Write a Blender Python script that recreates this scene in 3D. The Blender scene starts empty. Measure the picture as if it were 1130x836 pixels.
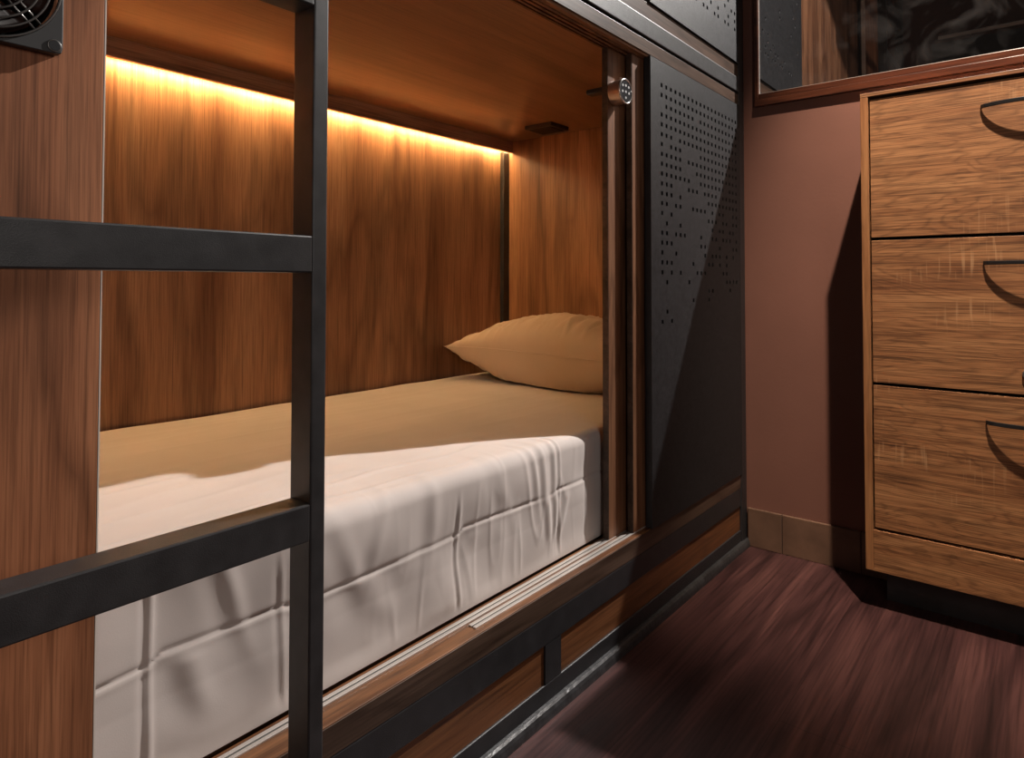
import bpy, bmesh, math, random
import numpy as np
from mathutils import Vector, Matrix, noise

S = bpy.context.scene
COL = S.collection
R = math.radians

# ------------------------------------------------------------------ materials
def new_mat(name):
    m = bpy.data.materials.new(name); m.use_nodes = True
    nt = m.node_tree
    return m, nt, nt.nodes['Principled BSDF']

def lk(nt, a, b): nt.links.new(a, b)

def ramp(nt, stops):
    n = nt.nodes.new('ShaderNodeValToRGB')
    el = n.color_ramp.elements
    el[0].position, el[0].color = stops[0][0], (*stops[0][1], 1)
    el[1].position, el[1].color = stops[-1][0], (*stops[-1][1], 1)
    for p, c in stops[1:-1]:
        e = el.new(p); e.color = (*c, 1)
    return n

def plain(name, col, rough=.5, metal=0., spec=.5, bump=0., bscale=300., var=0., vscale=8.):
    m, nt, b = new_mat(name)
    b.inputs['Base Color'].default_value = (*col, 1)
    b.inputs['Roughness'].default_value = rough
    b.inputs['Metallic'].default_value = metal
    b.inputs['Specular IOR Level'].default_value = spec
    tc = nt.nodes.new('ShaderNodeTexCoord')
    if var:
        n = nt.nodes.new('ShaderNodeTexNoise'); n.inputs['Scale'].default_value = vscale; n.inputs['Detail'].default_value = 6
        lk(nt, tc.outputs['Object'], n.inputs['Vector'])
        r = ramp(nt, [(.3, tuple(c*(1-var) for c in col)), (.7, tuple(min(1, c*(1+var)) for c in col))])
        lk(nt, n.outputs['Fac'], r.inputs['Fac']); lk(nt, r.outputs['Color'], b.inputs['Base Color'])
    if bump:
        n = nt.nodes.new('ShaderNodeTexNoise'); n.inputs['Scale'].default_value = bscale; n.inputs['Detail'].default_value = 3
        lk(nt, tc.outputs['Object'], n.inputs['Vector'])
        bp = nt.nodes.new('ShaderNodeBump'); bp.inputs['Strength'].default_value = bump; bp.inputs['Distance'].default_value = .002
        lk(nt, n.outputs['Fac'], bp.inputs['Height']); lk(nt, bp.outputs['Normal'], b.inputs['Normal'])
    return m

def wood(name, axis, dark, mid, light, band=7., rough=.42, offset=(0, 0, 0), streak=.55, fibre=.55, spec=.5, stretch=.07, knots=True, bump=.12, saw=False, rings=13.):
    """grain runs along axis ('x','y','z'); colours are linear"""
    m, nt, b = new_mat(name)
    N = nt.nodes.new
    tc = N('ShaderNodeTexCoord')
    def mapped(k, off=0.):
        mp = N('ShaderNodeMapping')
        sc = [1., 1., 1.]; sc['xyz'.index(axis)] = k
        mp.inputs['Scale'].default_value = sc
        mp.inputs['Location'].default_value = (offset[0]+off, offset[1]+off*.7, offset[2]+off*.3)
        lk(nt, tc.outputs['Object'], mp.inputs['Vector'])
        return mp
    # broad colour bands, gently bent so that they make cathedral figures
    mA = mapped(stretch)
    nA = N('ShaderNodeTexNoise'); nA.inputs['Scale'].default_value = band; nA.inputs['Detail'].default_value = 5
    nA.inputs['Roughness'].default_value = .62; nA.inputs['Distortion'].default_value = .5
    lk(nt, mA.outputs['Vector'], nA.inputs['Vector'])
    # growth rings: contour lines of a stretched noise field
    mB = mapped(stretch*1.9, 3.1)
    nB = N('ShaderNodeTexNoise'); nB.inputs['Scale'].default_value = band*.55; nB.inputs['Detail'].default_value = 4; nB.inputs['Distortion'].default_value = .35
    lk(nt, mB.outputs['Vector'], nB.inputs['Vector'])
    mul = N('ShaderNodeMath'); mul.operation = 'MULTIPLY'; mul.inputs[1].default_value = rings
    lk(nt, nB.outputs['Fac'], mul.inputs[0])
    fr = N('ShaderNodeMath'); fr.operation = 'PINGPONG'; fr.inputs[1].default_value = 1.
    lk(nt, mul.outputs[0], fr.inputs[0])
    # fibres
    mC = mapped(.016, 7.7)
    nC = N('ShaderNodeTexNoise'); nC.inputs['Scale'].default_value = 430.; nC.inputs['Detail'].default_value = 4; nC.inputs['Roughness'].default_value = .65
    lk(nt, mC.outputs['Vector'], nC.inputs['Vector'])
    rA = ramp(nt, [(.30, dark), (.5, mid), (.72, light)])
    lk(nt, nA.outputs['Fac'], rA.inputs['Fac'])
    def mult(col_in, fac_out, lo, hi, f):
        r = ramp(nt, [(lo, (.35, .32, .30)), (hi, (1.0, 1.0, 1.0))])
        lk(nt, fac_out, r.inputs['Fac'])
        mx = N('ShaderNodeMix'); mx.data_type = 'RGBA'; mx.blend_type = 'MULTIPLY'; mx.inputs['Factor'].default_value = f
        lk(nt, col_in, mx.inputs['A']); lk(nt, r.outputs['Color'], mx.inputs['B'])
        return mx.outputs['Result']
    c = mult(rA.outputs['Color'], fr.outputs[0], .0, .55, streak)
    c = mult(c, nC.outputs['Fac'], .36, .56, fibre)
    mD = mapped(.022, 11.3)
    nD = N('ShaderNodeTexNoise'); nD.inputs['Scale'].default_value = 135.; nD.inputs['Detail'].default_value = 3; nD.inputs['Roughness'].default_value = .7
    lk(nt, mD.outputs['Vector'], nD.inputs['Vector'])
    c = mult(c, nD.outputs['Fac'], .33, .50, fibre*.75)
    if knots:
        mK = mapped(.45, 1.3)
        vk = N('ShaderNodeTexNoise'); vk.inputs['Scale'].default_value = 2.3; vk.inputs['Detail'].default_value = 1; vk.inputs['Distortion'].default_value = 1.2
        lk(nt, mK.outputs['Vector'], vk.inputs['Vector'])
        c = mult(c, vk.outputs['Fac'], .30, .44, .6)
    if saw:
        # patches of pale cross-grain saw marks
        ms = N('ShaderNodeMapping'); ms.inputs['Scale'].default_value = (1, 1, .06); lk(nt, tc.outputs['Object'], ms.inputs['Vector'])
        ns = N('ShaderNodeTexNoise'); ns.inputs['Scale'].default_value = 150; ns.inputs['Detail'].default_value = 1
        lk(nt, ms.outputs['Vector'], ns.inputs['Vector'])
        rs = ramp(nt, [(.58, (0, 0, 0)), (.70, (1, 1, 1))]); lk(nt, ns.outputs['Fac'], rs.inputs['Fac'])
        np_ = N('ShaderNodeTexNoise'); np_.inputs['Scale'].default_value = 5.5; np_.inputs['Detail'].default_value = 2
        mq = N('ShaderNodeMapping'); mq.inputs['Scale'].default_value = (1, .55, 1.4); mq.inputs['Location'].default_value = (2.2, 1.1, .4)
        lk(nt, tc.outputs['Object'], mq.inputs['Vector']); lk(nt, mq.outputs['Vector'], np_.inputs['Vector'])
        rp_ = ramp(nt, [(.55, (0, 0, 0)), (.68, (.38, .38, .38))]); lk(nt, np_.outputs['Fac'], rp_.inputs['Fac'])
        mm = N('ShaderNodeMath'); mm.operation = 'MULTIPLY'; lk(nt, rs.outputs['Color'], mm.inputs[0]); lk(nt, rp_.outputs['Color'], mm.inputs[1])
        mx = N('ShaderNodeMix'); mx.data_type = 'RGBA'; lk(nt, mm.outputs[0], mx.inputs['Factor'])
        lk(nt, c, mx.inputs['A']); mx.inputs['B'].default_value = (.62, .37, .19, 1); c = mx.outputs['Result']
    lk(nt, c, b.inputs['Base Color'])
    b.inputs['Roughness'].default_value = rough
    b.inputs['Specular IOR Level'].default_value = spec
    bp = N('ShaderNodeBump'); bp.inputs['Strength'].default_value = bump; bp.inputs['Distance'].default_value = .001
    lk(nt, nC.outputs['Fac'], bp.inputs['Height']); lk(nt, bp.outputs['Normal'], b.inputs['Normal'])
    return m

DK, MD, LT = (.25, .112, .056), (.43, .212, .107), (.54, .295, .16)
M = {}
M['wood_z'] = wood('walnut_vertical', 'z', DK, MD, LT, band=8, offset=(.3, .2, 0))
M['wood_side'] = wood('walnut_side', 'z', (.20, .072, .034), (.39, .150, .069), (.51, .22, .108), band=11, offset=(5.3, 2.2, 1), rough=.55, spec=.25)
M['wood_x'] = wood('walnut_lengthwise', 'x', DK, MD, LT, band=7, offset=(2.3, 1.2, 4))
M['wood_ceiling'] = wood('walnut_ceiling', 'x', (.26, .115, .055), (.37, .175, .085), (.46, .235, .12), band=4, offset=(1.3, 5.2, 4), streak=.3, fibre=.35, rough=.33)
M['wood_sill'] = wood('walnut_sill', 'x', (.10, .036, .013), (.20, .080, .030), (.30, .135, .055), band=22, offset=(2.3, 7.2, 4), knots=False, rough=.38)
M['wood_fascia'] = wood('walnut_fascia', 'x', (.05, .030, .020), (.085, .052, .036), (.12, .076, .054), band=22, offset=(9.3, 1.2, 4), knots=False, rough=.36)
M['wood_door'] = wood('walnut_door', 'z', (.10, .040, .020), (.20, .088, .044), (.29, .14, .072), band=20, offset=(1.3, 9.2, 2), knots=False, rough=.5, spec=.3)
M['wood_infill'] = wood('walnut_infill', 'x', (.09, .030, .011), (.19, .072, .027), (.27, .115, .045), band=14, offset=(4.3, 3.2, 8), knots=False)
M['oak'] = wood('sawn_oak', 'y', (.22, .085, .032), (.36, .160, .064), (.46, .225, .095), band=19, offset=(3.1, .4, .9), streak=.5, fibre=.85, rough=.5, stretch=.10, knots=False, bump=.3, saw=True, rings=36.)
M['oak_z'] = wood('sawn_oak_upright', 'z', (.24, .095, .036), (.36, .160, .064), (.44, .215, .088), band=30, streak=.3, fibre=.5, knots=False)
M['black'] = plain('black_painted_steel', (.020, .020, .022), .42, spec=.55, bump=.25, bscale=900, var=.25, vscale=30)
M['ladder'] = plain('charcoal_powder_coat', (.030, .029, .030), .42, spec=.5, bump=.12, bscale=1100, var=.3, vscale=40)
M['panel'] = plain('black_powder_coated_sheet', (.020, .020, .0215), .5, spec=.22, bump=.35, bscale=1400, var=.35, vscale=120)
M['beam'] = plain('grey_black_steel', (.030, .030, .031), .42, spec=.5, bump=.2, bscale=900, var=.25, vscale=60)
M['hole'] = plain('dark_backing', (.004, .004, .004), .9, spec=.1)
M['alu'] = plain('brushed_aluminium', (.78, .73, .68), .34, metal=.75)
M['dark_metal'] = plain('dark_slot', (.01, .01, .01), .6)
M['plastic'] = plain('black_plastic', (.016, .016, .017), .38, spec=.5)
M['wire'] = plain('grey_wire', (.22, .21, .20), .3, metal=.8)
M['fan'] = plain('fan_plastic', (.035, .034, .034), .45)
M['blade'] = plain('fan_blade_plastic', (.03, .012, .008), .3)
M['cord'] = plain('lit_edge_pale_rail', (.75, .66, .58), .5)  # pale colour for the painted lit panel edge and for the rail
M['lock'] = plain('satin_nickel', (.55, .42, .34), .32, metal=.85)
M['lock_rim'] = plain('polished_rim', (.8, .78, .76), .2, metal=.9)
M['key_face'] = plain('keypad_face', (.007, .007, .009), .7, spec=.05)
M['key'] = plain('keypad_button', (.55, .55, .57), .4)
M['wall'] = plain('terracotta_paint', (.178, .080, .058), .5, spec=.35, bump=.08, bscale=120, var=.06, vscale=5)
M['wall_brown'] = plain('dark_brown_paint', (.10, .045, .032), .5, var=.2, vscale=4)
M['frame'] = wood('mahogany', 'y', (.05, .014, .008), (.10, .030, .014), (.14, .045, .02), band=14, knots=False, rough=.3)
M['tile'] = plain('brown_tile', (.135, .075, .048), .42, var=.25, vscale=14, bump=.15, bscale=60)
M['grout'] = plain('grout', (.05, .03, .022), .9)
M['skirt'] = plain('black_skirting', (.030, .030, .032), .36, bump=.5, bscale=90, var=.5, vscale=50)
M['handle'] = plain('black_handle', (.012, .012, .013), .35)

def fabric(name, col, sheen=.3):
    m, nt, b = new_mat(name)
    b.inputs['Roughness'].default_value = .78
    b.inputs['Specular IOR Level'].default_value = .25
    b.inputs['Sheen Weight'].default_value = sheen
    b.inputs['Sheen Roughness'].default_value = .4
    tc = nt.nodes.new('ShaderNodeTexCoord')
    n = nt.nodes.new('ShaderNodeTexNoise'); n.inputs['Scale'].default_value = 5; n.inputs['Detail'].default_value = 5
    lk(nt, tc.outputs['Object'], n.inputs['Vector'])
    r = ramp(nt, [(.3, tuple(c*.93 for c in col)), (.7, tuple(min(1, c*1.05) for c in col))])
    lk(nt, n.outputs['Fac'], r.inputs['Fac']); lk(nt, r.outputs['Color'], b.inputs['Base Color'])
    n2 = nt.nodes.new('ShaderNodeTexNoise'); n2.inputs['Scale'].default_value = 700
    lk(nt, tc.outputs['Object'], n2.inputs['Vector'])
    bp = nt.nodes.new('ShaderNodeBump'); bp.inputs['Strength'].default_value = .08; bp.inputs['Distance'].default_value = .001
    lk(nt, n2.outputs['Fac'], bp.inputs['Height']); lk(nt, bp.outputs['Normal'], b.inputs['Normal'])
    return m
M['sheet'] = fabric('pale_cotton', (.60, .53, .495))
M['pillow'] = fabric('beige_cotton', (.56, .43, .33))

def floor_mat():
    m, nt, b = new_mat('maroon_laminate')
    N = nt.nodes.new
    tc = N('ShaderNodeTexCoord')
    br = N('ShaderNodeTexBrick')
    br.inputs['Scale'].default_value = 1.; br.inputs['Brick Width'].default_value = 1.2; br.inputs['Row Height'].default_value = .19
    br.inputs['Mortar Size'].default_value = .0008; br.inputs['Mortar Smooth'].default_value = .1
    br.inputs['Color1'].default_value = (.75, .75, .75, 1); br.inputs['Color2'].default_value = (1.1, 1.1, 1.1, 1)
    br.inputs['Mortar'].default_value = (.35, .35, .35, 1)
    lk(nt, tc.outputs['Object'], br.inputs['Vector'])
    def mp(k, o):
        a = N('ShaderNodeMapping'); a.inputs['Scale'].default_value = (k, 1, 1); a.inputs['Location'].default_value = (o, o, 0)
        lk(nt, tc.outputs['Object'], a.inputs['Vector']); return a
    n1 = N('ShaderNodeTexNoise'); n1.inputs['Scale'].default_value = 17; n1.inputs['Detail'].default_value = 6; n1.inputs['Distortion'].default_value = .8
    lk(nt, mp(.12, 2).outputs['Vector'], n1.inputs['Vector'])
    n2 = N('ShaderNodeTexNoise'); n2.inputs['Scale'].default_value = 160; n2.inputs['Detail'].default_value = 4
    lk(nt, mp(.03, 5).outputs['Vector'], n2.inputs['Vector'])
    r1 = ramp(nt, [(.32, (.030, .012, .012)), (.5, (.066, .027, .026)), (.72, (.125, .053, .047))])
    lk(nt, n1.outputs['Fac'], r1.inputs['Fac'])
    r2 = ramp(nt, [(.35, (.4, .4, .4)), (.6, (1.1, 1.1, 1.1))]); lk(nt, n2.outputs['Fac'], r2.inputs['Fac'])
    c = r1.outputs['Color']
    for o, f in ((r2.outputs['Color'], .7), (br.outputs['Color'], .8)):
        mx = N('ShaderNodeMix'); mx.data_type = 'RGBA'; mx.blend_type = 'MULTIPLY'; mx.inputs['Factor'].default_value = f
        lk(nt, c, mx.inputs['A']); lk(nt, o, mx.inputs['B']); c = mx.outputs['Result']
    lk(nt, c, b.inputs['Base Color'])
    b.inputs['Roughness'].default_value = .45; b.inputs['Specular IOR Level'].default_value = .3
    bp = N('ShaderNodeBump'); bp.inputs['Strength'].default_value = .25; bp.inputs['Distance'].default_value = .001
    lk(nt, n2.outputs['Fac'], bp.inputs['Height']); lk(nt, bp.outputs['Normal'], b.inputs['Normal'])
    return m
M['floor'] = floor_mat()

def led_mat():
    m, nt, b = new_mat('warm_led')
    b.inputs['Base Color'].default_value = (1, .8, .5, 1)
    b.inputs['Emission Color'].default_value = (1, .63, .275, 1)
    b.inputs['Emission Strength'].default_value = LED_STRENGTH
    return m
LED_STRENGTH = 120.
M['led'] = led_mat()

def mirror_mat():
    # a lightly smeared mirror; transparency added so the lamp behind it can shine through
    m = bpy.data.materials.new('mirror_glass'); m.use_nodes = True
    nt = m.node_tree; N = nt.nodes.new
    nt.nodes.remove(nt.nodes['Principled BSDF'])
    out = nt.nodes['Material Output']
    tc = N('ShaderNodeTexCoord')
    n = N('ShaderNodeTexNoise'); n.inputs['Scale'].default_value = 9; n.inputs['Detail'].default_value = 6; n.inputs['Distortion'].default_value = 1.5
    lk(nt, tc.outputs['Object'], n.inputs['Vector'])
    g = N('ShaderNodeBsdfGlossy'); g.inputs['Color'].default_value = (.86, .85, .84, 1); g.inputs['Roughness'].default_value = .012
    t = N('ShaderNodeBsdfTransparent'); t.inputs['Color'].default_value = (.85, .85, .85, 1)
    d = N('ShaderNodeBsdfDiffuse'); d.inputs['Color'].default_value = (.5, .5, .52, 1)
    a = N('ShaderNodeMixShader'); a.inputs['Fac'].default_value = .12
    lk(nt, g.outputs[0], a.inputs[1]); lk(nt, t.outputs[0], a.inputs[2])
    r = ramp(nt, [(.52, (0, 0, 0)), (.8, (.035, .035, .035))]); lk(nt, n.outputs['Fac'], r.inputs['Fac'])
    e = N('ShaderNodeMixShader'); lk(nt, r.outputs['Color'], e.inputs['Fac'])
    lk(nt, a.outputs[0], e.inputs[1]); lk(nt, d.outputs[0], e.inputs[2])
    lk(nt, e.outputs[0], out.inputs['Surface'])
    return m
M['mirror'] = mirror_mat()

# ------------------------------------------------------------------ helpers
ROOT = {}
def base(o): return ROOT.get(o.name, Vector((0, 0, 0)))

def obj(name, bm, mat, parent=None, at=(0, 0, 0), bevel=0., smooth=False, segs=2):
    """link bm (world coordinates) as ONE mesh object under parent, or at top level with its origin at `at`"""
    o0 = base(parent) if parent else Vector(at)
    me = bpy.data.meshes.new(name)
    bmesh.ops.translate(bm, verts=bm.verts, vec=-o0)
    bm.to_mesh(me); bm.free()
    me.materials.append(mat)
    o = bpy.data.objects.new(name, me); COL.objects.link(o)
    if parent: o.parent = parent
    else: o.location = o0
    ROOT[o.name] = o0
    if smooth:
        me.polygons.foreach_set('use_smooth', [True]*len(me.polygons))
    if bevel:
        b = o.modifiers.new('bevel', 'BEVEL'); b.width = bevel; b.segments = segs; b.limit_method = 'ANGLE'; b.angle_limit = R(40)
    return o

def thing(name, label, cat, at, group=None):
    o = bpy.data.objects.new(name, None); COL.objects.link(o)
    o.location = at; o.empty_display_size = .05
    o['label'] = label; o['category'] = cat
    if group: o['group'] = group
    ROOT[o.name] = Vector(at)
    return o

def tag(o, label, cat, group=None):
    o['label'] = label; o['category'] = cat
    if group: o['group'] = group
    return o

def struct(o): o['kind'] = 'structure'; return o

def box(bm, x0, x1, y0, y1, z0, z1):
    vs = [bm.verts.new((x, y, z)) for x in (x0, x1) for y in (y0, y1) for z in (z0, z1)]
    for f in ((0, 1, 3, 2), (4, 6, 7, 5), (0, 4, 5, 1), (2, 3, 7, 6), (0, 2, 6, 4), (1, 5, 7, 3)):
        bm.faces.new([vs[i] for i in f])
    return bm

def B(*a):
    return box(bmesh.new(), *a)

def cyl(bm, p0, p1, r0, r1=None, n=32, cap=True):
    r1 = r0 if r1 is None else r1
    p0, p1 = Vector(p0), Vector(p1)
    q = (p1-p0).to_track_quat('Z', 'Y')
    a = [bm.verts.new(p0 + q @ Vector((r0*math.cos(t), r0*math.sin(t), 0))) for t in [2*math.pi*i/n for i in range(n)]]
    b = [bm.verts.new(p1 + q @ Vector((r1*math.cos(t), r1*math.sin(t), 0))) for t in [2*math.pi*i/n for i in range(n)]]
    for i in range(n):
        bm.faces.new((a[i], a[(i+1) % n], b[(i+1) % n], b[i]))
    if cap:
        bm.faces.new(a[::-1]); bm.faces.new(b)
    return bm

def tube(bm, pts, r, n=10, closed=False):
    pts = [Vector(p) for p in pts]; k = len(pts); rings = []
    up = None
    for i, p in enumerate(pts):
        t = (pts[(i+1) % k]-pts[i-1]) if closed or 0 < i < k-1 else (pts[1]-pts[0] if i == 0 else pts[-1]-pts[-2])
        t.normalize()
        if up is None: up = t.orthogonal().normalized()
        up = (up - t*up.dot(t)).normalized(); w = t.cross(up)
        rings.append([bm.verts.new(p + r*(math.cos(a)*up + math.sin(a)*w)) for a in [2*math.pi*j/n for j in range(n)]])
    for i in range(k if closed else k-1):
        a, b = rings[i], rings[(i+1) % k]
        for j in range(n):
            bm.faces.new((a[j], a[(j+1) % n], b[(j+1) % n], b[j]))
    if not closed:
        bm.faces.new(rings[0][::-1]); bm.faces.new(rings[-1])
    return bm

def prism_x(bm, prof, x0, x1):
    """profile of (y,z) points swept along x"""
    a = [bm.verts.new((x0, y, z)) for y, z in prof]; b = [bm.verts.new((x1, y, z)) for y, z in prof]
    n = len(prof)
    for i in range(n):
        bm.faces.new((a[i], a[(i+1) % n], b[(i+1) % n], b[i]))
    bm.faces.new(a[::-1]); bm.faces.new(b)
    bmesh.ops.recalc_face_normals(bm, faces=bm.faces)
    return bm

# ------------------------------------------------------------------ the setting
YF = .70            # front plane of the bunks
XW = 1.94           # right wall
UP = 1.18           # rise from the lower to the upper bunk

struct(obj('floor', B(-.8, XW, -1.6, .74, -.05, 0.), M['floor']))
w = bmesh.new()
MY0, MY1, MZ0, MZ1 = -.62, .652, 1.303, 2.40
box(w, XW, XW+.012, -1.6, 1.7, 0, MZ0); box(w, XW, XW+.012, -1.6, 1.7, MZ1, 2.9)
box(w, XW, XW+.012, MY1+.007, 1.7, MZ0, MZ1); box(w, XW, XW+.012, -1.6, MY0-.007, MZ0, MZ1)  # opening added behind the mirror so the stand-in lamp reaches the bunk
struct(obj('wall_right', w, M['wall']))
# tiled skirting on the right wall: tiles with open joints over a grout bed
w = bmesh.new()
ys = [.694, .598] + [.598-.2*i for i in range(1, 12)]
for a, b_ in zip(ys[:-1], ys[1:]):
    box(w, XW-.010, XW, b_+.0011, a-.0011, 0, .108)
bb = struct(obj('baseboard_right', w, M['tile'], bevel=.0015))
obj('grout_bed', B(XW-.0075, XW-.0005, -1.6, .694, 0, .1075), M['grout'], bb)
# rounded black skirting at the foot of the bunk
prof = [(.7001, 0), (.6865, 0), (.6867, .006), (.6880, .0125), (.6905, .0175), (.6945, .0205), (.7001, .0215)]
struct(obj('baseboard_front', prism_x(bmesh.new(), prof, -.3, 1.938), M['skirt'], smooth=False))

# ------------------------------------------------------------------ the bunk
bunk = thing('bunk_bed', 'built-in dark wood and black steel bunk bed filling the left and middle', 'bunk bed', (.9, 1.1, 0))
X0, X1 = -.20, 1.897
def tube_frame(z, kind='frame_rail', mat='black', h=.051):
    return obj(kind, B(X0, X1, YF, YF+.04, z, z+h), M[mat], bunk, bevel=.002)
tube_frame(.001)
tube_frame(.1205)
for x in (-.048, .954, ):
    obj('frame_post', B(x, x+.048, YF+.0005, YF+.04, .052, .1205), M['black'], bunk)
for x0, x1 in ((-.0, .954), (1.002, 1.897)):
    obj('infill_panel', B(x0+.0005, x1-.0005, YF+.004, YF+.022, .052, .1205), M['wood_infill'], bunk)
obj('corner_post', B(X1, XW-.002, YF-.002, YF+.045, .001, 2.75), M['black'], bunk, bevel=.002)
obj('corner_post', B(X0-.045, X0, YF, YF+.045, .001, 2.75), M['black'], bunk, bevel=.002)

def level(dz):
    # sill with its fascia edge, header above the opening, side panel, slats, back and end walls
    s = obj('sill', B(X0, X1, YF+.002, .760, .172+dz, .211+dz), M['wood_sill'], bunk, bevel=.0012)
    obj('fascia', B(X0, X1, YF, YF+.0019, .172+dz, .2098+dz), M['wood_fascia'], bunk, bevel=.0006)
    for y0, y1, xa in ((.7355, .751, X0), (.7145, .730, .787)):
        t = bmesh.new()
        box(t, xa, X1-.002, y0, y0+.0062, .211+dz, .2136+dz)
        box(t, xa, X1-.002, y1-.0062, y1, .211+dz, .2136+dz)
        tr = obj('door_track', t, M['alu'], bunk, bevel=.0005)
        obj('track_slot', B(xa+.001, X1-.003, y0+.0062, y1-.0062, .2108+dz, .2118+dz), M['dark_metal'], tr)
        t = bmesh.new()
        box(t, -.1, X1-.002, y0, y0+.0055, 1.2655+dz, 1.2685+dz)
        box(t, -.1, X1-.002, y1-.0055, y1, 1.2655+dz, 1.2685+dz)
        obj('upper_track', t, M['wood_door'], bunk)
    obj('ceiling_panel', B(X0, X1, YF+.004, 1.56, 1.2685+dz, 1.285+dz), M['wood_ceiling'], bunk)
    obj('header', B(X0, X1, YF-.0005, YF+.0035, 1.2735+dz, 1.3035+dz), M['wood_fascia'], bunk, bevel=.0008)
    obj('side_panel', B(X0, .242, YF+.0005, YF+.0185, .2137+dz, 1.268+dz), M['wood_side'], bunk, bevel=.0012)
    obj('lit_edge_strip', B(.2421, .2433, YF+.0005, YF+.0185, .2137+dz, 1.268+dz), M['cord'], bunk)  # pale strip paints the light caught along the panel edge
    obj('back_panel', B(X0, 1.875, 1.545, 1.56, .17+dz, 1.268+dz), M['wood_z'], bunk)
    obj('end_panel', B(1.86, 1.875, .765, 1.5445, .17+dz, 1.268+dz), M['wood_z'], bunk)
    obj('end_panel', B(X0, X0+.015, .765, 1.5445, .17+dz, 1.268+dz), M['wood_z'], bunk)
    obj('corner_strip', B(1.829, 1.8598, 1.528, 1.5448, .2+dz, 1.2285+dz), M['black'], bunk, bevel=.001)
    obj('bed_board', B(X0+.016, 1.8595, .7605, 1.5445, .172+dz, .192+dz), M['wood_x'], bunk)
level(0)
level(UP)
# the steel beam between the two levels
obj('cross_beam', B(X0, X1, YF-.004, YF+.04, 1.3085, 1.3515), M['beam'], bunk, bevel=.0022)
obj('gap_shade_strip', B(X0, X1, YF+.010, YF+.03, 1.3035, 1.3085), M['dark_metal'], bunk)  # near-black strip paints the shade in the gap under the beam
# light-hiding boards along the back under the ceilings
for dz in (0,):
    obj('valance', B(X0+.016, 1.857, 1.507, 1.520, 1.2265+dz, 1.268+dz), M['wood_x'], bunk, bevel=.001)

# perforated steel panels closing the right part of each bunk
def perforated(dz, holes):
    PX0, PX1, PZ0, PZ1 = 1.349, 1.8965, .2125+dz, 1.2700+dz
    px, pz, hs = .0243, .0228, .0048
    xs = [PX0]; zs = [PZ0]
    for c in range(20): xs += [1.402+c*px-hs, 1.402+c*px+hs]
    xs.append(PX1)
    rows = sorted({r for _, r in holes})
    zr = {r: 1.215+dz-r*pz for r in range(0, 45)}
    rr = [r for r in range(44, -1, -1) if zr[r]-hs > PZ0+.01]
    for r in rr: zs += [zr[r]-hs, zr[r]+hs]
    zs.append(PZ1)
    bm = bmesh.new()
    grid = [[bm.verts.new((x, YF-.0045, z)) for z in zs] for x in xs]
    H = set(holes)
    for i in range(len(xs)-1):
        for j in range(len(zs)-1):
            if i % 2 == 1 and j % 2 == 1 and (((i-1)//2), rr[(j-1)//2]) in H: continue
            bm.faces.new((grid[i][j], grid[i+1][j], grid[i+1][j+1], grid[i][j+1]))
    p = obj('perforated_panel', bm, M['panel'], bunk)
    sm = p.modifiers.new('thickness', 'SOLIDIFY'); sm.thickness = .005; sm.offset = -1
    obj('panel_return', B(PX0-.0012, PX0, YF-.0045, YF+.0115, PZ0, PZ1), M['black'], bunk)
    obj('panel_backing', B(PX0, PX1, YF+.0085, YF+.0115, PZ0, PZ1), M['hole'], bunk)
rnd = random.Random(4)
low = []
for r in range(25):
    for c in range(20):
        # the field thins out downwards, a little later towards the left edge
        p = 1. if r < 7 else max(0., 1 - (r-6.)/17.)**.8
        if 5 <= c <= 8 and r >= 6: p *= .55
        if c > 8: p = min(1., p*1.15)
        if r < 7 and rnd.random() < .02: continue
        if rnd.random() < p: low.append((c, r))
low += [(0, 24), (1, 23), (2, 24), (0, 7), (0, 8), (1, 8), (0, 9), (1, 7)]
perforated(0, low)
up = []
seen = {-2: (3, 4, 7, 8, 10, 11, 13, 14, 16, 17, 19), -1: (6, 9, 10, 12, 14, 17, 19), 0: (11, 13, 16, 18, 19), 1: (13, 15, 17), 2: (14, 16, 18), 3: (13, 17, 19)}
seen = {-2: (16, 17), }
pat = {40: (19,), 0: ()}
# bottom rows of the upper panel as they show in the photo, counted upwards from its lower edge
vis = [(3, 2), (4, 2), (6, 3), (7, 2), (8, 2), (9, 3), (10, 3), (11, 4), (10, 2), (11, 2), (12, 3), (13, 5), (13, 4), (13, 2), (14, 3), (14, 2),
       (15, 5), (16, 4), (16, 2), (17, 5), (17, 3), (17, 2), (18, 6), (18, 4), (19, 7), (19, 4), (19, 3), (19, 2)]
up = [(c, 44-k) for c, k in vis]
for r in range(0, 37):
    for c in range(20):
        if rnd.random() < max(.12, .95-r*.028): up.append((c, r))
def remap(hs):
    out = []
    for c, r in hs:
        k = 44-r
        out.append((c, 42-k if r > 36 else r))
    return out
perforated(UP, remap(up))

# ------------------------------------------------------------------ sliding doors (parked behind the panels)
def door_leaf(x0, y0, th, dz, label, group):
    d = thing('sliding_door', label, 'sliding door', (x0+.3, y0+th/2, .2137+dz), group)
    obj('door_panel', B(x0, x0+.56, y0, y0+th, .2138+dz, 1.2650+dz), M['wood_door'], d, bevel=.0012)
    obj('edge_band', B(x0-.0012, x0-.0001, y0+.0005, y0+th-.0005, .2138+dz, 1.265+dz), M['wood_fascia'], d)
    return d
inner = door_leaf(1.2300, .7360, .0145, 0, 'inner sliding door of the lower bunk, wooden leaf carrying the round keypad lock', 'sliding doors of the bunks')
outer = door_leaf(1.2975, .7150, .0145, 0, 'outer sliding door of the lower bunk, narrow wooden edge beside the perforated panel', 'sliding doors of the bunks')
door_leaf(.2200, .7360, .0145, UP, 'closed inner wooden sliding door of the upper bunk, seen only in the mirror', 'sliding doors of the bunks')
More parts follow.
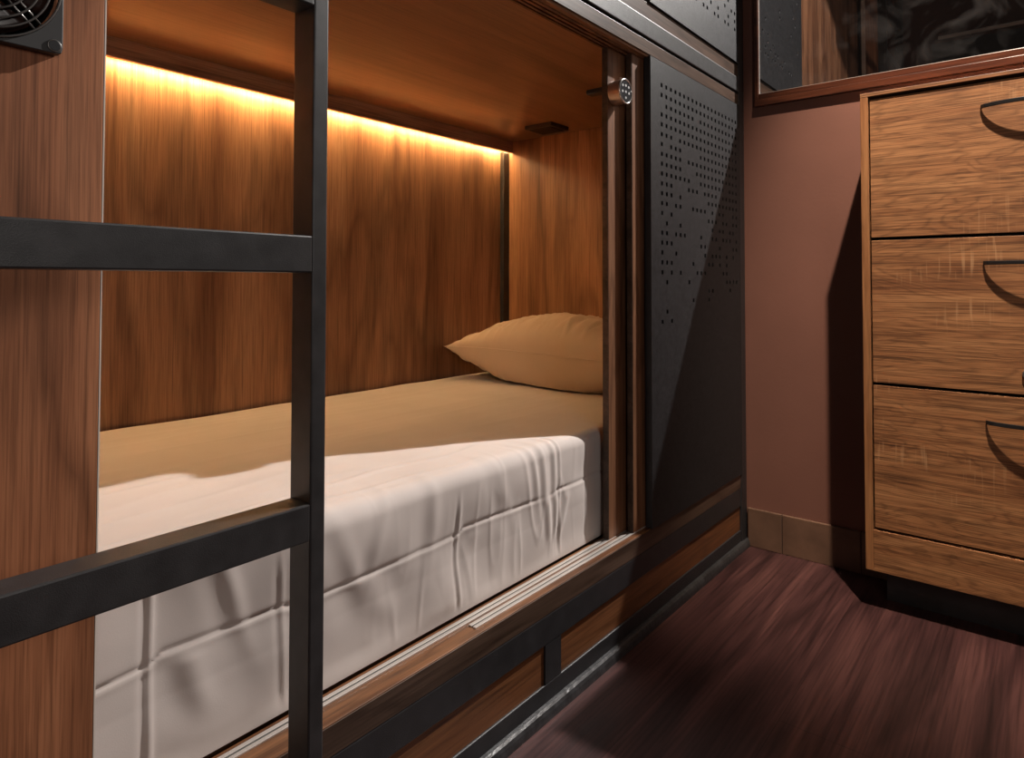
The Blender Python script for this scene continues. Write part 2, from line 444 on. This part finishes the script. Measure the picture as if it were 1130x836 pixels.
door_leaf(.7650, .7150, .0145, UP, 'closed outer wooden sliding door of the upper bunk beside the upper perforated panel', 'sliding doors of the bunks')
# the lock: a round body, bright rim, dark keypad with buttons, and the thumb turn inside
LX, LZ, LY = 1.2535, 1.169, .7055
k = obj('door_lock', cyl(bmesh.new(), (LX, .7359, LZ), (LX, LY+.002, LZ), .0265, n=48), M['lock'], inner, smooth=False, bevel=.0015)
k['label'] = 'round satin metal lock body'
ringp = [(LX+.0258*math.cos(t), LY+.001, LZ+.0258*math.sin(t)) for t in [2*math.pi*i/48 for i in range(48)]]
obj('lock_rim', tube(bmesh.new(), ringp, .0020, 10, True), M['lock_rim'], k, smooth=True)
obj('keypad', cyl(bmesh.new(), (LX, LY+.0025, LZ), (LX, LY+.0003, LZ), .0245, n=48), M['key_face'], k)
for bx, bz in ((-.0125, .011), (0, .0125), (.0125, .011), (-.0135, -.002), (0, -.001), (.0135, -.002), (0, -.014)):
    obj('key_button', cyl(bmesh.new(), (LX+bx, LY+.0004, LZ+bz), (LX+bx, LY-.0004, LZ+bz), .0027, n=14), M['key'], k)
obj('lock_latch', cyl(bmesh.new(), (LX-.006, LY+.010, LZ+.0255), (LX-.006, LY+.010, LZ+.0305), .0024, n=14), M['lock'], k)
obj('thumb_turn', B(LX-.012, LX+.012, .7506, .800, LZ+.006, LZ+.0175), M['plastic'], inner, bevel=.003)

# ------------------------------------------------------------------ the far left end of the room, seen in the mirror
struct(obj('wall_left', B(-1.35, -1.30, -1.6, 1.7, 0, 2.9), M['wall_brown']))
rl = thing('wall_rail', 'pale horizontal rail over a grey panel at the far end, seen only in the mirror', 'rail', (-1.30, 0, 2.2))
obj('rail', tube(bmesh.new(), [(-1.27, -.9, 2.37), (-1.27, .56, 2.37)], .012, 16), M['cord'], rl, smooth=True)
obj('backing_panel', B(-1.2999, -1.285, -.9, .60, 2.05, 2.34), M['beam'], rl, bevel=.002)
for y in (-.6, .1, .5):
    obj('bracket', B(-1.2999, -1.262, y-.01, y+.01, 2.365, 2.375), M['black'], rl)

# ------------------------------------------------------------------ LED strip and ceiling fitting
tag(obj('led_strip', B(-.15, 1.852, 1.5220, 1.5320, 1.2308, 1.2338), M['led'], at=(.85, 1.53, 1.23)),
    'glowing warm strip light along the top of the back wall of the lower bunk', 'strip light')
f = bmesh.new()
box(f, 1.697, 1.795, 1.222, 1.330, 1.2555, 1.2684)
cf = tag(obj('ceiling_fitting', f, M['plastic'], at=(1.745, 1.276, 1.262), bevel=.003), 'flat square black fitting on the bunk ceiling above the pillow', 'ceiling fitting')
obj('cover_plate', B(1.708, 1.784, 1.234, 1.318, 1.2530, 1.2555), M['dark_metal'], cf, bevel=.001)

# ------------------------------------------------------------------ ventilation fan on the side panel
FX, FZ, FH = .1454, 1.0218, .0592
fan = thing('ventilation_fan', 'square black ventilation fan with wire guard on the wooden side panel', 'fan', (FX, YF, FZ))
bm = bmesh.new()
no, ni = 128, .0575
def sq(t, h):
    c, s = math.cos(t), math.sin(t)
    # rounded square outline
    e = 36
    rr = h/((abs(c)**e+abs(s)**e)**(1/e))
    return rr*c, rr*s
fo = []
for y in (.6900, .7000):
    o_ = [bm.verts.new((FX+sq(2*math.pi*i/no, FH)[0], y, FZ+sq(2*math.pi*i/no, FH)[1])) for i in range(no)]
    i_ = [bm.verts.new((FX+ni*math.cos(2*math.pi*i/no), y, FZ+ni*math.sin(2*math.pi*i/no))) for i in range(no)]
    fo.append((o_, i_))
(o1, i1), (o2, i2) = fo
for i in range(no):
    j = (i+1) % no
    bm.faces.new((o1[i], i1[i], i1[j], o1[j])); bm.faces.new((o1[i], o1[j], o2[j], o2[i]))
    bm.faces.new((i1[i], i2[i], i2[j], i1[j])); bm.faces.new((o2[i], o2[j], i2[j], i2[i]))
bmesh.ops.recalc_face_normals(bm, faces=bm.faces)
obj('fan_frame', bm, M['fan'], fan, bevel=.0008)
obj('fan_back', cyl(bmesh.new(), (FX, .7003, FZ), (FX, .6997, FZ), .0554, n=48), M['hole'], fan)
hub = obj('fan_hub', cyl(bmesh.new(), (FX, .699, FZ), (FX, .692, FZ), .020, n=32), M['plastic'], fan, bevel=.001)
for i in range(7):
    a = 2*math.pi*i/7+.35
    bm = bmesh.new(); rows_ = []
    for q in range(6):
        rr = .0195+.033*q/5
        row = []
        for s in range(5):
            t = a+(s/4-.5)*.62+.35*q/5
            y = .6985-.006*(s/4)
            row.append(bm.verts.new((FX+rr*math.cos(t), y, FZ+rr*math.sin(t))))
        rows_.append(row)
    for q in range(5):
        for s in range(4):
            bm.faces.new((rows_[q][s], rows_[q][s+1], rows_[q+1][s+1], rows_[q+1][s]))
    bl = obj('fan_blade', bm, M['blade'], fan, smooth=True)
    sm = bl.modifiers.new('thickness', 'SOLIDIFY'); sm.thickness = .0012
bm = bmesh.new()
for rr in (.0570, .0492, .0414, .0336, .0258, .0180):
    tube(bm, [(FX+rr*math.cos(t), .6885-.0012*(1-rr/.055), FZ+rr*math.sin(t)) for t in [2*math.pi*i/56 for i in range(56)]], .0010, 8, True)
for a0 in (45, 135, 225, 315):
    for off in (-.0035, .0035):
        c, s = math.cos(R(a0)), math.sin(R(a0))
        tube(bm, [(FX+.021*c-off*s, .6890, FZ+.021*s+off*c), (FX+.0565*c-off*s, .6896, FZ+.0565*s+off*c)], .0010, 8)
g = obj('wire_guard', bm, M['wire'], fan, smooth=True); g['label'] = 'grey wire guard of concentric rings'
for sx, sz in ((1, -1), (-1, -1), (1, 1), (-1, 1)):
    bm = bmesh.new()
    cx, cz = FX+sx*.0524, FZ+sz*.0524
    cyl(bm, (cx, .6901, cz), (cx, .6885, cz), .0050, .0046, n=24)
    sc = obj('screw', bm, M['plastic'], fan, bevel=.0003)
    tube(bm := bmesh.new(), [(cx+.0050*math.cos(t), .6893, cz+.0050*math.sin(t)) for t in [2*math.pi*i/24 for i in range(24)]], .0007, 6, True)
    obj('washer', bm, M['wire'], sc, smooth=True)

# ------------------------------------------------------------------ ladder
lad = thing('bunk_ladder', 'black square-tube steel ladder standing in front of the lower bunk', 'ladder', (.19, .60, 0))
LXa, LXb, LY0, LY1 = -.030, .3925, .580, .6165
for xa, xb in ((LXb, LXb+.0175), (LXa-.0175, LXa)):
    obj('ladder_post', B(xa, xb, LY0, LY1, .0, 2.35), M['ladder'], lad, bevel=.0018)
for z in (.230, .4985, .7675, 1.0400, 1.30, 1.55, 1.81, 2.07):
    obj('ladder_rung', B(LXa-.0005, LXb+.0005, LY0+.0003, LY1-.003, z, z+.0375), M['ladder'], lad, bevel=.0018)

# ------------------------------------------------------------------ bedding
def smooth01(t): t = np.clip(t, 0, 1); return t*t*(3-2*t)

def sheet_mesh(name, dz, seed=0., fine=.0029):
    XA, XB = -.175, 1.850
    ZT, YB = .4465, 1.535
    yf, rc, zb = .7625, .027, .2145
    # profile: back edge -> front corner -> down the front
    prof = []; nrm = []
    y = YB
    Ls = [YB-(yf+rc), rc*math.pi/2, (ZT-rc)-zb]
    tot = sum(Ls); n = int(tot/fine)
    sarr = np.linspace(0, tot, n)
    P = np.zeros((n, 2)); Nn = np.zeros((n, 2))
    for i, s in enumerate(sarr):
        if s <= Ls[0]:
            P[i] = (YB-s, ZT); Nn[i] = (0, 1)
        elif s <= Ls[0]+Ls[1]:
            a = (s-Ls[0])/rc
            P[i] = (yf+rc-rc*math.sin(a), ZT-rc+rc*math.cos(a)); Nn[i] = (-math.sin(a), math.cos(a))
        else:
            d = s-Ls[0]-Ls[1]
            P[i] = (yf, ZT-rc-d); Nn[i] = (-1, 0)
    xa = np.linspace(XA, XB, int((XB-XA)/fine))
    Xg, Sg = np.meshgrid(xa, sarr, indexing='ij')
    front = smooth01((Sg-Ls[0]+.06)/.12)            # 0 on top, 1 on the front
    Z = np.broadcast_to(P[:, 1], Xg.shape)
    down = Sg-(Ls[0])                               # distance past the top edge
    h = np.zeros_like(Xg)
    # large soft unevenness
    def nz(sx, ss, ox, oy, det=2):
        out = np.empty_like(Xg)
        for i in range(Xg.shape[0]):
            for j in range(0, Xg.shape[1]):
                out[i, j] = noise.noise(Vector((Xg[i, j]*sx+ox, Sg[i, j]*ss+oy, seed)))
        return out
    big = nz(5., 6., 1.7, 3.1); mid_ = nz(11., 14., 8.2, 1.1)
    warp = nz(7., 7., 4.4, 9.2)
    h += front*(.0068*big+.0030*mid_) + (1-front)*(.0028*big+.0010*mid_)
    # ridged folds running down over the edge
    rid = nz(26., 5., 2.2, 6.6)
    h += .0010*front*np.clip(1-np.abs(rid)*5, 0, 1)*smooth01((nz(3., 3., .4, .9)+.15)*3)
    # packing creases: one lengthwise, several upright
    sC = Ls[0]+Ls[1]+(ZT-rc-.3475)
    xv = [.318, .478, .800, 1.085, 1.180]
    jog = np.interp(Xg, [0, .318, .33, .478, .49, .80, .812, 1.06, 1.075, 1.4], [.004, .004, -.003, .0, .004, .003, -.004, .001, -.004, 0])
    d = Sg-(sC+jog+.002*warp)
    act = 1-.8*np.exp(-((Xg-1.035)/.028)**2)
    h -= act*front*(.0034*np.exp(-np.abs(d)/.0024)*(np.where(d > 0, 1, .8)) + .0020*np.exp(-(d/.035)**2))
    h += act*front*.0006*np.exp(-((d-.006)/.004)**2)
    for kx, (xc, amp, top) in enumerate(zip(xv, (.0019, .0011, .0018, .0014, .0011), (.10, .02, .01, .10, .02))):
        xx = Xg-xc-.012*warp*(1 if kx != 0 else .3)-.02*(Sg-sC)*(kx % 2)
        live = smooth01((Sg-(Ls[0]-top+.05))/.05)
        h += live*amp*(np.exp(-(xx/.0036)**2)-.6*np.exp(-((xx+.007)/.004)**2)) - live*.0014*np.exp(-(xx/.04)**2)
    # pulled bundles of folds at the right end and around the middle crease
    for xc, sl, amp, sp in ((1.03, .10, .007, .020), (1.065, .05, .006, .015), (.74, -.05, .005, .030), (.40, .35, .006, .03), (1.00, .22, .005, .018), (.56, .30, .006, .035), (.90, .45, .004, .03), (.64, -.35, .004, .03)):
        xx = Xg-xc-sl*(Sg-Ls[0]-.04)-.015*warp
        live = np.exp(-((Sg-(Ls[0]+.07))/.075)**2)
        h += .38*live*amp*(np.exp(-(xx/(sp*.38))**2)-.7*np.exp(-((xx+sp*.8)/(sp*.5))**2))
    for xc, sl, amp, sp in ((1.045, .06, .006, .012), (1.075, -.05, .0055, .010), (1.11, -.28, .006, .014), (.85, -.5, .004, .03), (.36, .25, .006, .03), (.60, .55, .006, .045)):
        xx = Xg-xc-sl*(Sg-sC)-.010*warp
        live = smooth01((Sg-sC)/.02)*smooth01((tot-.03-Sg)/.05)
        h += .5*live*amp*(np.exp(-(xx/(sp*.6))**2)-.6*np.exp(-((xx+sp)/(sp*.7))**2))
    # soft shallow ripples on the top
    rp = nz(2.2, 16., 5.1, 7.7)
    h += (1-front)*.0013*np.clip(1-np.abs(rp)*3.0, 0, 1)
    # faint lengthwise fold lines on the top near the front
    for s0, am in ((Ls[0]-.075, .0018), (Ls[0]-.02, .0014)):
        dd = Sg-s0-.02*warp-.02*(Xg-.5)
        h += am*np.exp(-(dd/.006)**2)*smooth01((1.0-Xg)/.2)
    # belly of the front: swells above the crease, falls straight below
    h += front*.003*np.sin(np.clip(down/.16, 0, 1)*math.pi)
    # keep the tucked bottom hem clear of the track
    hem = smooth01((tot-Sg)/.03)
    h = h*hem
    lim = .0085   # nothing may bulge past the doors
    h = np.where(h > 0, lim*np.tanh(h/lim), .02*np.tanh(h/.02))
    Y = P[:, 0][None, :]+Nn[:, 0][None, :]*h
    Zz = P[:, 1][None, :]+Nn[:, 1][None, :]*h
    nx, ns = Xg.shape
    V = np.stack([Xg, Y, Zz+dz], -1).reshape(-1, 3)
    idx = np.arange(nx*ns).reshape(nx, ns)
    F = np.stack([idx[:-1, :-1], idx[1:, :-1], idx[1:, 1:], idx[:-1, 1:]], -1).reshape(-1, 4)
    # close to a body: bottom corners
    o0 = np.array((.85, 1.15, zb-.0005+dz))
    me = bpy.data.meshes.new(name)
    me.from_pydata((V-o0).tolist(), [], F.tolist()); me.update()
    me.polygons.foreach_set('use_smooth', [True]*len(me.polygons))
    me.materials.append(M['sheet'])
    o = bpy.data.objects.new(name, me); COL.objects.link(o); o.location = o0
    ROOT[o.name] = Vector(o0)
    return o
sh = tag(sheet_mesh('bed_sheet', 0), 'creased pale cotton sheet covering the mattress of the lower bunk', 'bed sheet')

def pillow():
    cx, cy, cz = 1.6925, 1.150, .5515
    ax, ay, H = .160, .383, .110
    n, m_ = 120, 170
    rows_ = {}
    bm = bmesh.new()
    def pt(u, v, s):
        # outline pulled in along the sides so that the corners stay pointed
        pin_x = 1-.05*(1-abs(v)**2.2)
        pin_y = 1-.05*(1-abs(u)**2.2)
        x, y = u*ax*(1-.045*(1-v*v)*0+0)*(pin_x if abs(u) > 0 else 1), v*ay*pin_y
        t = H*max(0, 1-u*u)**(.40 if s > 0 else (.24 if u < 0 else .4))*max(0, 1-abs(v)**1.9)**.80
        if s < 0: t *= 1.28
        wr = noise.noise(Vector((u*3.2, v*9, 2.2+s)))*.006+noise.noise(Vector((u*1.5+v*2, v*21, 5.1+s)))*.0035
        ed = max(0, 1-u*u)**.35*max(0, 1-v*v)**.35
        rd = noise.noise(Vector((u*1.2, v*14, 7.7)))
        wr += .0125*max(0, 1-abs(rd)*4.5)*(abs(u)**1.0) - .004*max(0, 1-abs(noise.noise(Vector((u*2.4+v*1.5, v*8, 1.7))))*6)
        z = s*(t+wr*ed)
        z0 = .004*math.sin(v*3.2)
        # lower half flattens on the mattress
        if s < 0: z = max(z, -.0975)
        return (cx+x, cy+y, cz+z+z0*(1-abs(s)*0))
    grid = {}
    us_ = [math.sin((i/n-.5)*math.pi) for i in range(n+1)]
    vs_ = [math.sin((j/m_-.5)*math.pi) for j in range(m_+1)]
    for s in (1, -1):
        for i, u in enumerate(us_):
            for j, v in enumerate(vs_):
                edge = i in (0, n) or j in (0, m_)
                if edge and s < 0: grid[s, i, j] = grid[1, i, j]
                else: grid[s, i, j] = bm.verts.new(pt(u, v, s))
    for s in (1, -1):
        for i in range(n):
            for j in range(m_):
                q = [grid[s, i, j], grid[s, i+1, j], grid[s, i+1, j+1], grid[s, i, j+1]]
                bm.faces.new(q if s > 0 else q[::-1])
    seam = [Vector(grid[1, 0, j].co) for j in range(0, m_+1)]
    o = obj('pillow', bm, M['pillow'], at=(cx, cy, .4525), smooth=True)
    tag(o, 'plump beige pillow lying at the far end of the lower bunk', 'pillow')
    obj('piping', tube(bmesh.new(), seam, .0011, 8), M['pillow'], o, smooth=True)
pillow()

# ------------------------------------------------------------------ shoe cabinet
CX, CY0, CY1, CZ0, CZ1 = 1.739, -.309, .349, .090, 1.206
cab = thing('drawer_cabinet', 'tall light oak cabinet with three deep drawers fixed to the right wall', 'cabinet', (1.83, .02, CZ0))
XB_ = XW-.0102
obj('side_panel', B(CX, XB_, CY1-.0165, CY1, CZ0, CZ1-.0092), M['oak_z'], cab, bevel=.0008)
obj('side_panel', B(CX, XB_, CY0, CY0+.0165, CZ0, CZ1-.0092), M['oak_z'], cab, bevel=.0008)
obj('top_panel', B(CX-.0005, XB_, CY0, CY1, CZ1-.009, CZ1), M['oak'], cab, bevel=.0008)
obj('plinth_board', B(CX+.0005, CX+.018, CY0+.0168, CY1-.0168, CZ0, .184), M['oak'], cab, bevel=.0006)
obj('bottom_panel', B(CX+.0185, XB_, CY0+.0168, CY1-.0168, CZ0+.001, CZ0+.017), M['oak'], cab)
obj('base_plinth', B(CX+.075, XB_, CY0+.03, CY1-.03, .0005, CZ0+.0005), M['black'], cab)
obj('back_panel', B(XB_-.004, XB_-.0005, CY0+.0168, CY1-.0168, CZ0+.018, CZ1-.0095), M['oak'], cab)
obj('gap_shade_board', B(CX+.024, CX+.030, CY0+.0168, CY1-.0168, CZ0+.018, CZ1-.0095), M['hole'], cab)  # near-black board put in to paint the shade inside the drawer gaps
HY0, HY1 = -.075, .115
for i, (z0, z1, hz) in enumerate(((.8640, 1.1905, 1.137), (.5260, .8570, .8005), (.1895, .5190, .4615))):
    d = obj('drawer_front', B(CX+.0045, CX+.0225, CY0+.0196, CY1-.0196, z0, z1), M['oak'], cab, bevel=.0008)
    # flat bow handle: two feet and a gently arched bar
    xf = CX+.0045
    bm = bmesh.new()
    nn = 28; top, bot = [], []
    for q in range(nn+1):
        t = q/nn; y = HY0+(HY1-HY0)*t
        out = .026*min(1, math.sin(math.pi*t)**.55 if 0 < t < 1 else 0)
        top.append((xf-out-.0045, y)); bot.append((xf-max(out-.0005, -.0), y))
    wz = .0042
    A = [[bm.verts.new((x, y, hz+s*wz)) for x, y in top] for s in (1, -1)]
    C_ = [[bm.verts.new((min(x, xf), y, hz+s*wz)) for x, y in bot] for s in (1, -1)]
    for q in range(nn):
        bm.faces.new((A[0][q], A[0][q+1], A[1][q+1], A[1][q]))
        bm.faces.new((C_[0][q], C_[1][q], C_[1][q+1], C_[0][q+1]))
        bm.faces.new((A[0][q], C_[0][q], C_[0][q+1], A[0][q+1]))
        bm.faces.new((A[1][q], A[1][q+1], C_[1][q+1], C_[1][q]))
    bm.faces.new((A[0][0], A[1][0], C_[1][0], C_[0][0])); bm.faces.new((A[0][-1], C_[0][-1], C_[1][-1], A[1][-1]))
    bmesh.ops.recalc_face_normals(bm, faces=bm.faces)
    h = obj('handle', bm, M['handle'], d, bevel=.0010); h['label'] = 'black bow handle'
    if i == 1:
        kk = obj('key_lock', cyl(bmesh.new(), (xf, .041, .568), (xf-.006, .041, .568), .0115, .0105, n=28), M['wire'], d, bevel=.0008)
        kk['label'] = 'small round grey lock'

# ------------------------------------------------------------------ mirror
mir = thing('wall_mirror', 'dark-framed mirror on the right wall above the drawer cabinet', 'mirror', (XW, .02, 1.267))
FY0, FY1, FZ0, FZ1 = MY0-.010, .662, 1.267, MZ1+.03
bm = bmesh.new()
box(bm, XW-.016, XW-.0002, FY0, FY1, FZ0, 1.285)
box(bm, XW-.010, XW-.0002, FY0, FY1, 1.285, 1.3030)
box(bm, XW-.014, XW-.0002, FY1-.010, FY1, 1.285, FZ1)
box(bm, XW-.014, XW-.0002, FY0, FY0+.010, 1.285, FZ1)
box(bm, XW-.014, XW-.0002, FY0+.010, FY1-.010, MZ1, FZ1)
obj('mirror_frame', bm, M['frame'], mir, bevel=.0010)
bm = bmesh.new()
bm.faces.new([bm.verts.new((XW-.0043, y, z)) for y, z in ((MY0, MZ0), (MY0, MZ1), (MY1, MZ1), (MY1, MZ0))])
obj('mirror_glass', bm, M['mirror'], mir)
obj('glass_edge', B(XW-.0075, XW-.0046, MY0, MY1-.0005, MZ0, MZ0+.0014), M['alu'], mir)
obj('glass_edge', B(XW-.0075, XW-.0046, MY1-.0014, MY1, MZ0+.0015, MZ1), M['alu'], mir)

# ------------------------------------------------------------------ light
def spot(name, loc, target, power, col, angle, blend, radius):
    l = bpy.data.lights.new(name, 'SPOT'); l.energy = power; l.color = col
    l.spot_size = R(angle); l.spot_blend = blend; l.shadow_soft_size = radius
    o = bpy.data.objects.new(name, l); COL.objects.link(o); o.location = loc
    o.rotation_euler = (Vector(target)-Vector(loc)).to_track_quat('-Z', 'Y').to_euler()
    return o
spot('ceiling_spotlight', (1.09, -.07, 2.78), (1.86, .06, .95), 450, (1, .83, .67), 45, .8, .022)
spot('reflected_spot_standin', (2.79, -.07, 2.78), (1.30, .40, 1.0), 5300, (1, .95, .905), 100, .3, .018)  # added lamp behind the wall, stands in for the mirror's reflected ceiling spot

# added soft fill behind the camera, not a lamp of the room
al = bpy.data.lights.new('fill_light', 'AREA'); al.shape = 'DISK'; al.size = .5; al.energy = 4.5; al.color = (1, .92, .86)
ao = bpy.data.objects.new('fill_light', al); COL.objects.link(ao); ao.location = (-.05, -.95, 1.15)
ao.rotation_euler = (Vector((.8, .75, .4))-ao.location).to_track_quat('-Z', 'Y').to_euler()

wd = bpy.data.worlds.new('World'); S.world = wd; wd.use_nodes = True
bg = wd.node_tree.nodes['Background']
bg.inputs['Color'].default_value = (1, .82, .72, 1); bg.inputs['Strength'].default_value = .03

# ------------------------------------------------------------------ camera
F, CYP = 732.3, 292.81
yaw, pitch, roll = .683528, .0254884, .000905
fw = Vector((math.cos(yaw)*math.cos(pitch), math.sin(yaw)*math.cos(pitch), math.sin(pitch)))
rt = Vector((math.sin(yaw), -math.cos(yaw), 0)); u_ = rt.cross(fw)
r2 = rt*math.cos(roll)+u_*math.sin(roll); u2 = -rt*math.sin(roll)+u_*math.cos(roll)
cam = bpy.data.cameras.new('camera'); co = bpy.data.objects.new('camera', cam); COL.objects.link(co)
cam.sensor_fit = 'HORIZONTAL'; cam.sensor_width = 36; cam.lens = F/1130*36
cam.shift_y = -(418-CYP)/1130
cam.clip_start = .01
mt = Matrix((r2, u2, -fw)).transposed().to_4x4(); mt.translation = (0, 0, .758)
co.matrix_world = mt
S.camera = co

S.view_settings.view_transform = 'Standard'
S.view_settings.look = 'None'
S.view_settings.exposure = 0
S.view_settings.gamma = 1
S.view_settings.use_curve_mapping = False
S.cycles.use_denoising = True
S.cycles.max_bounces = 8
S.cycles.diffuse_bounces = 5
S.cycles.sample_clamp_indirect = 6
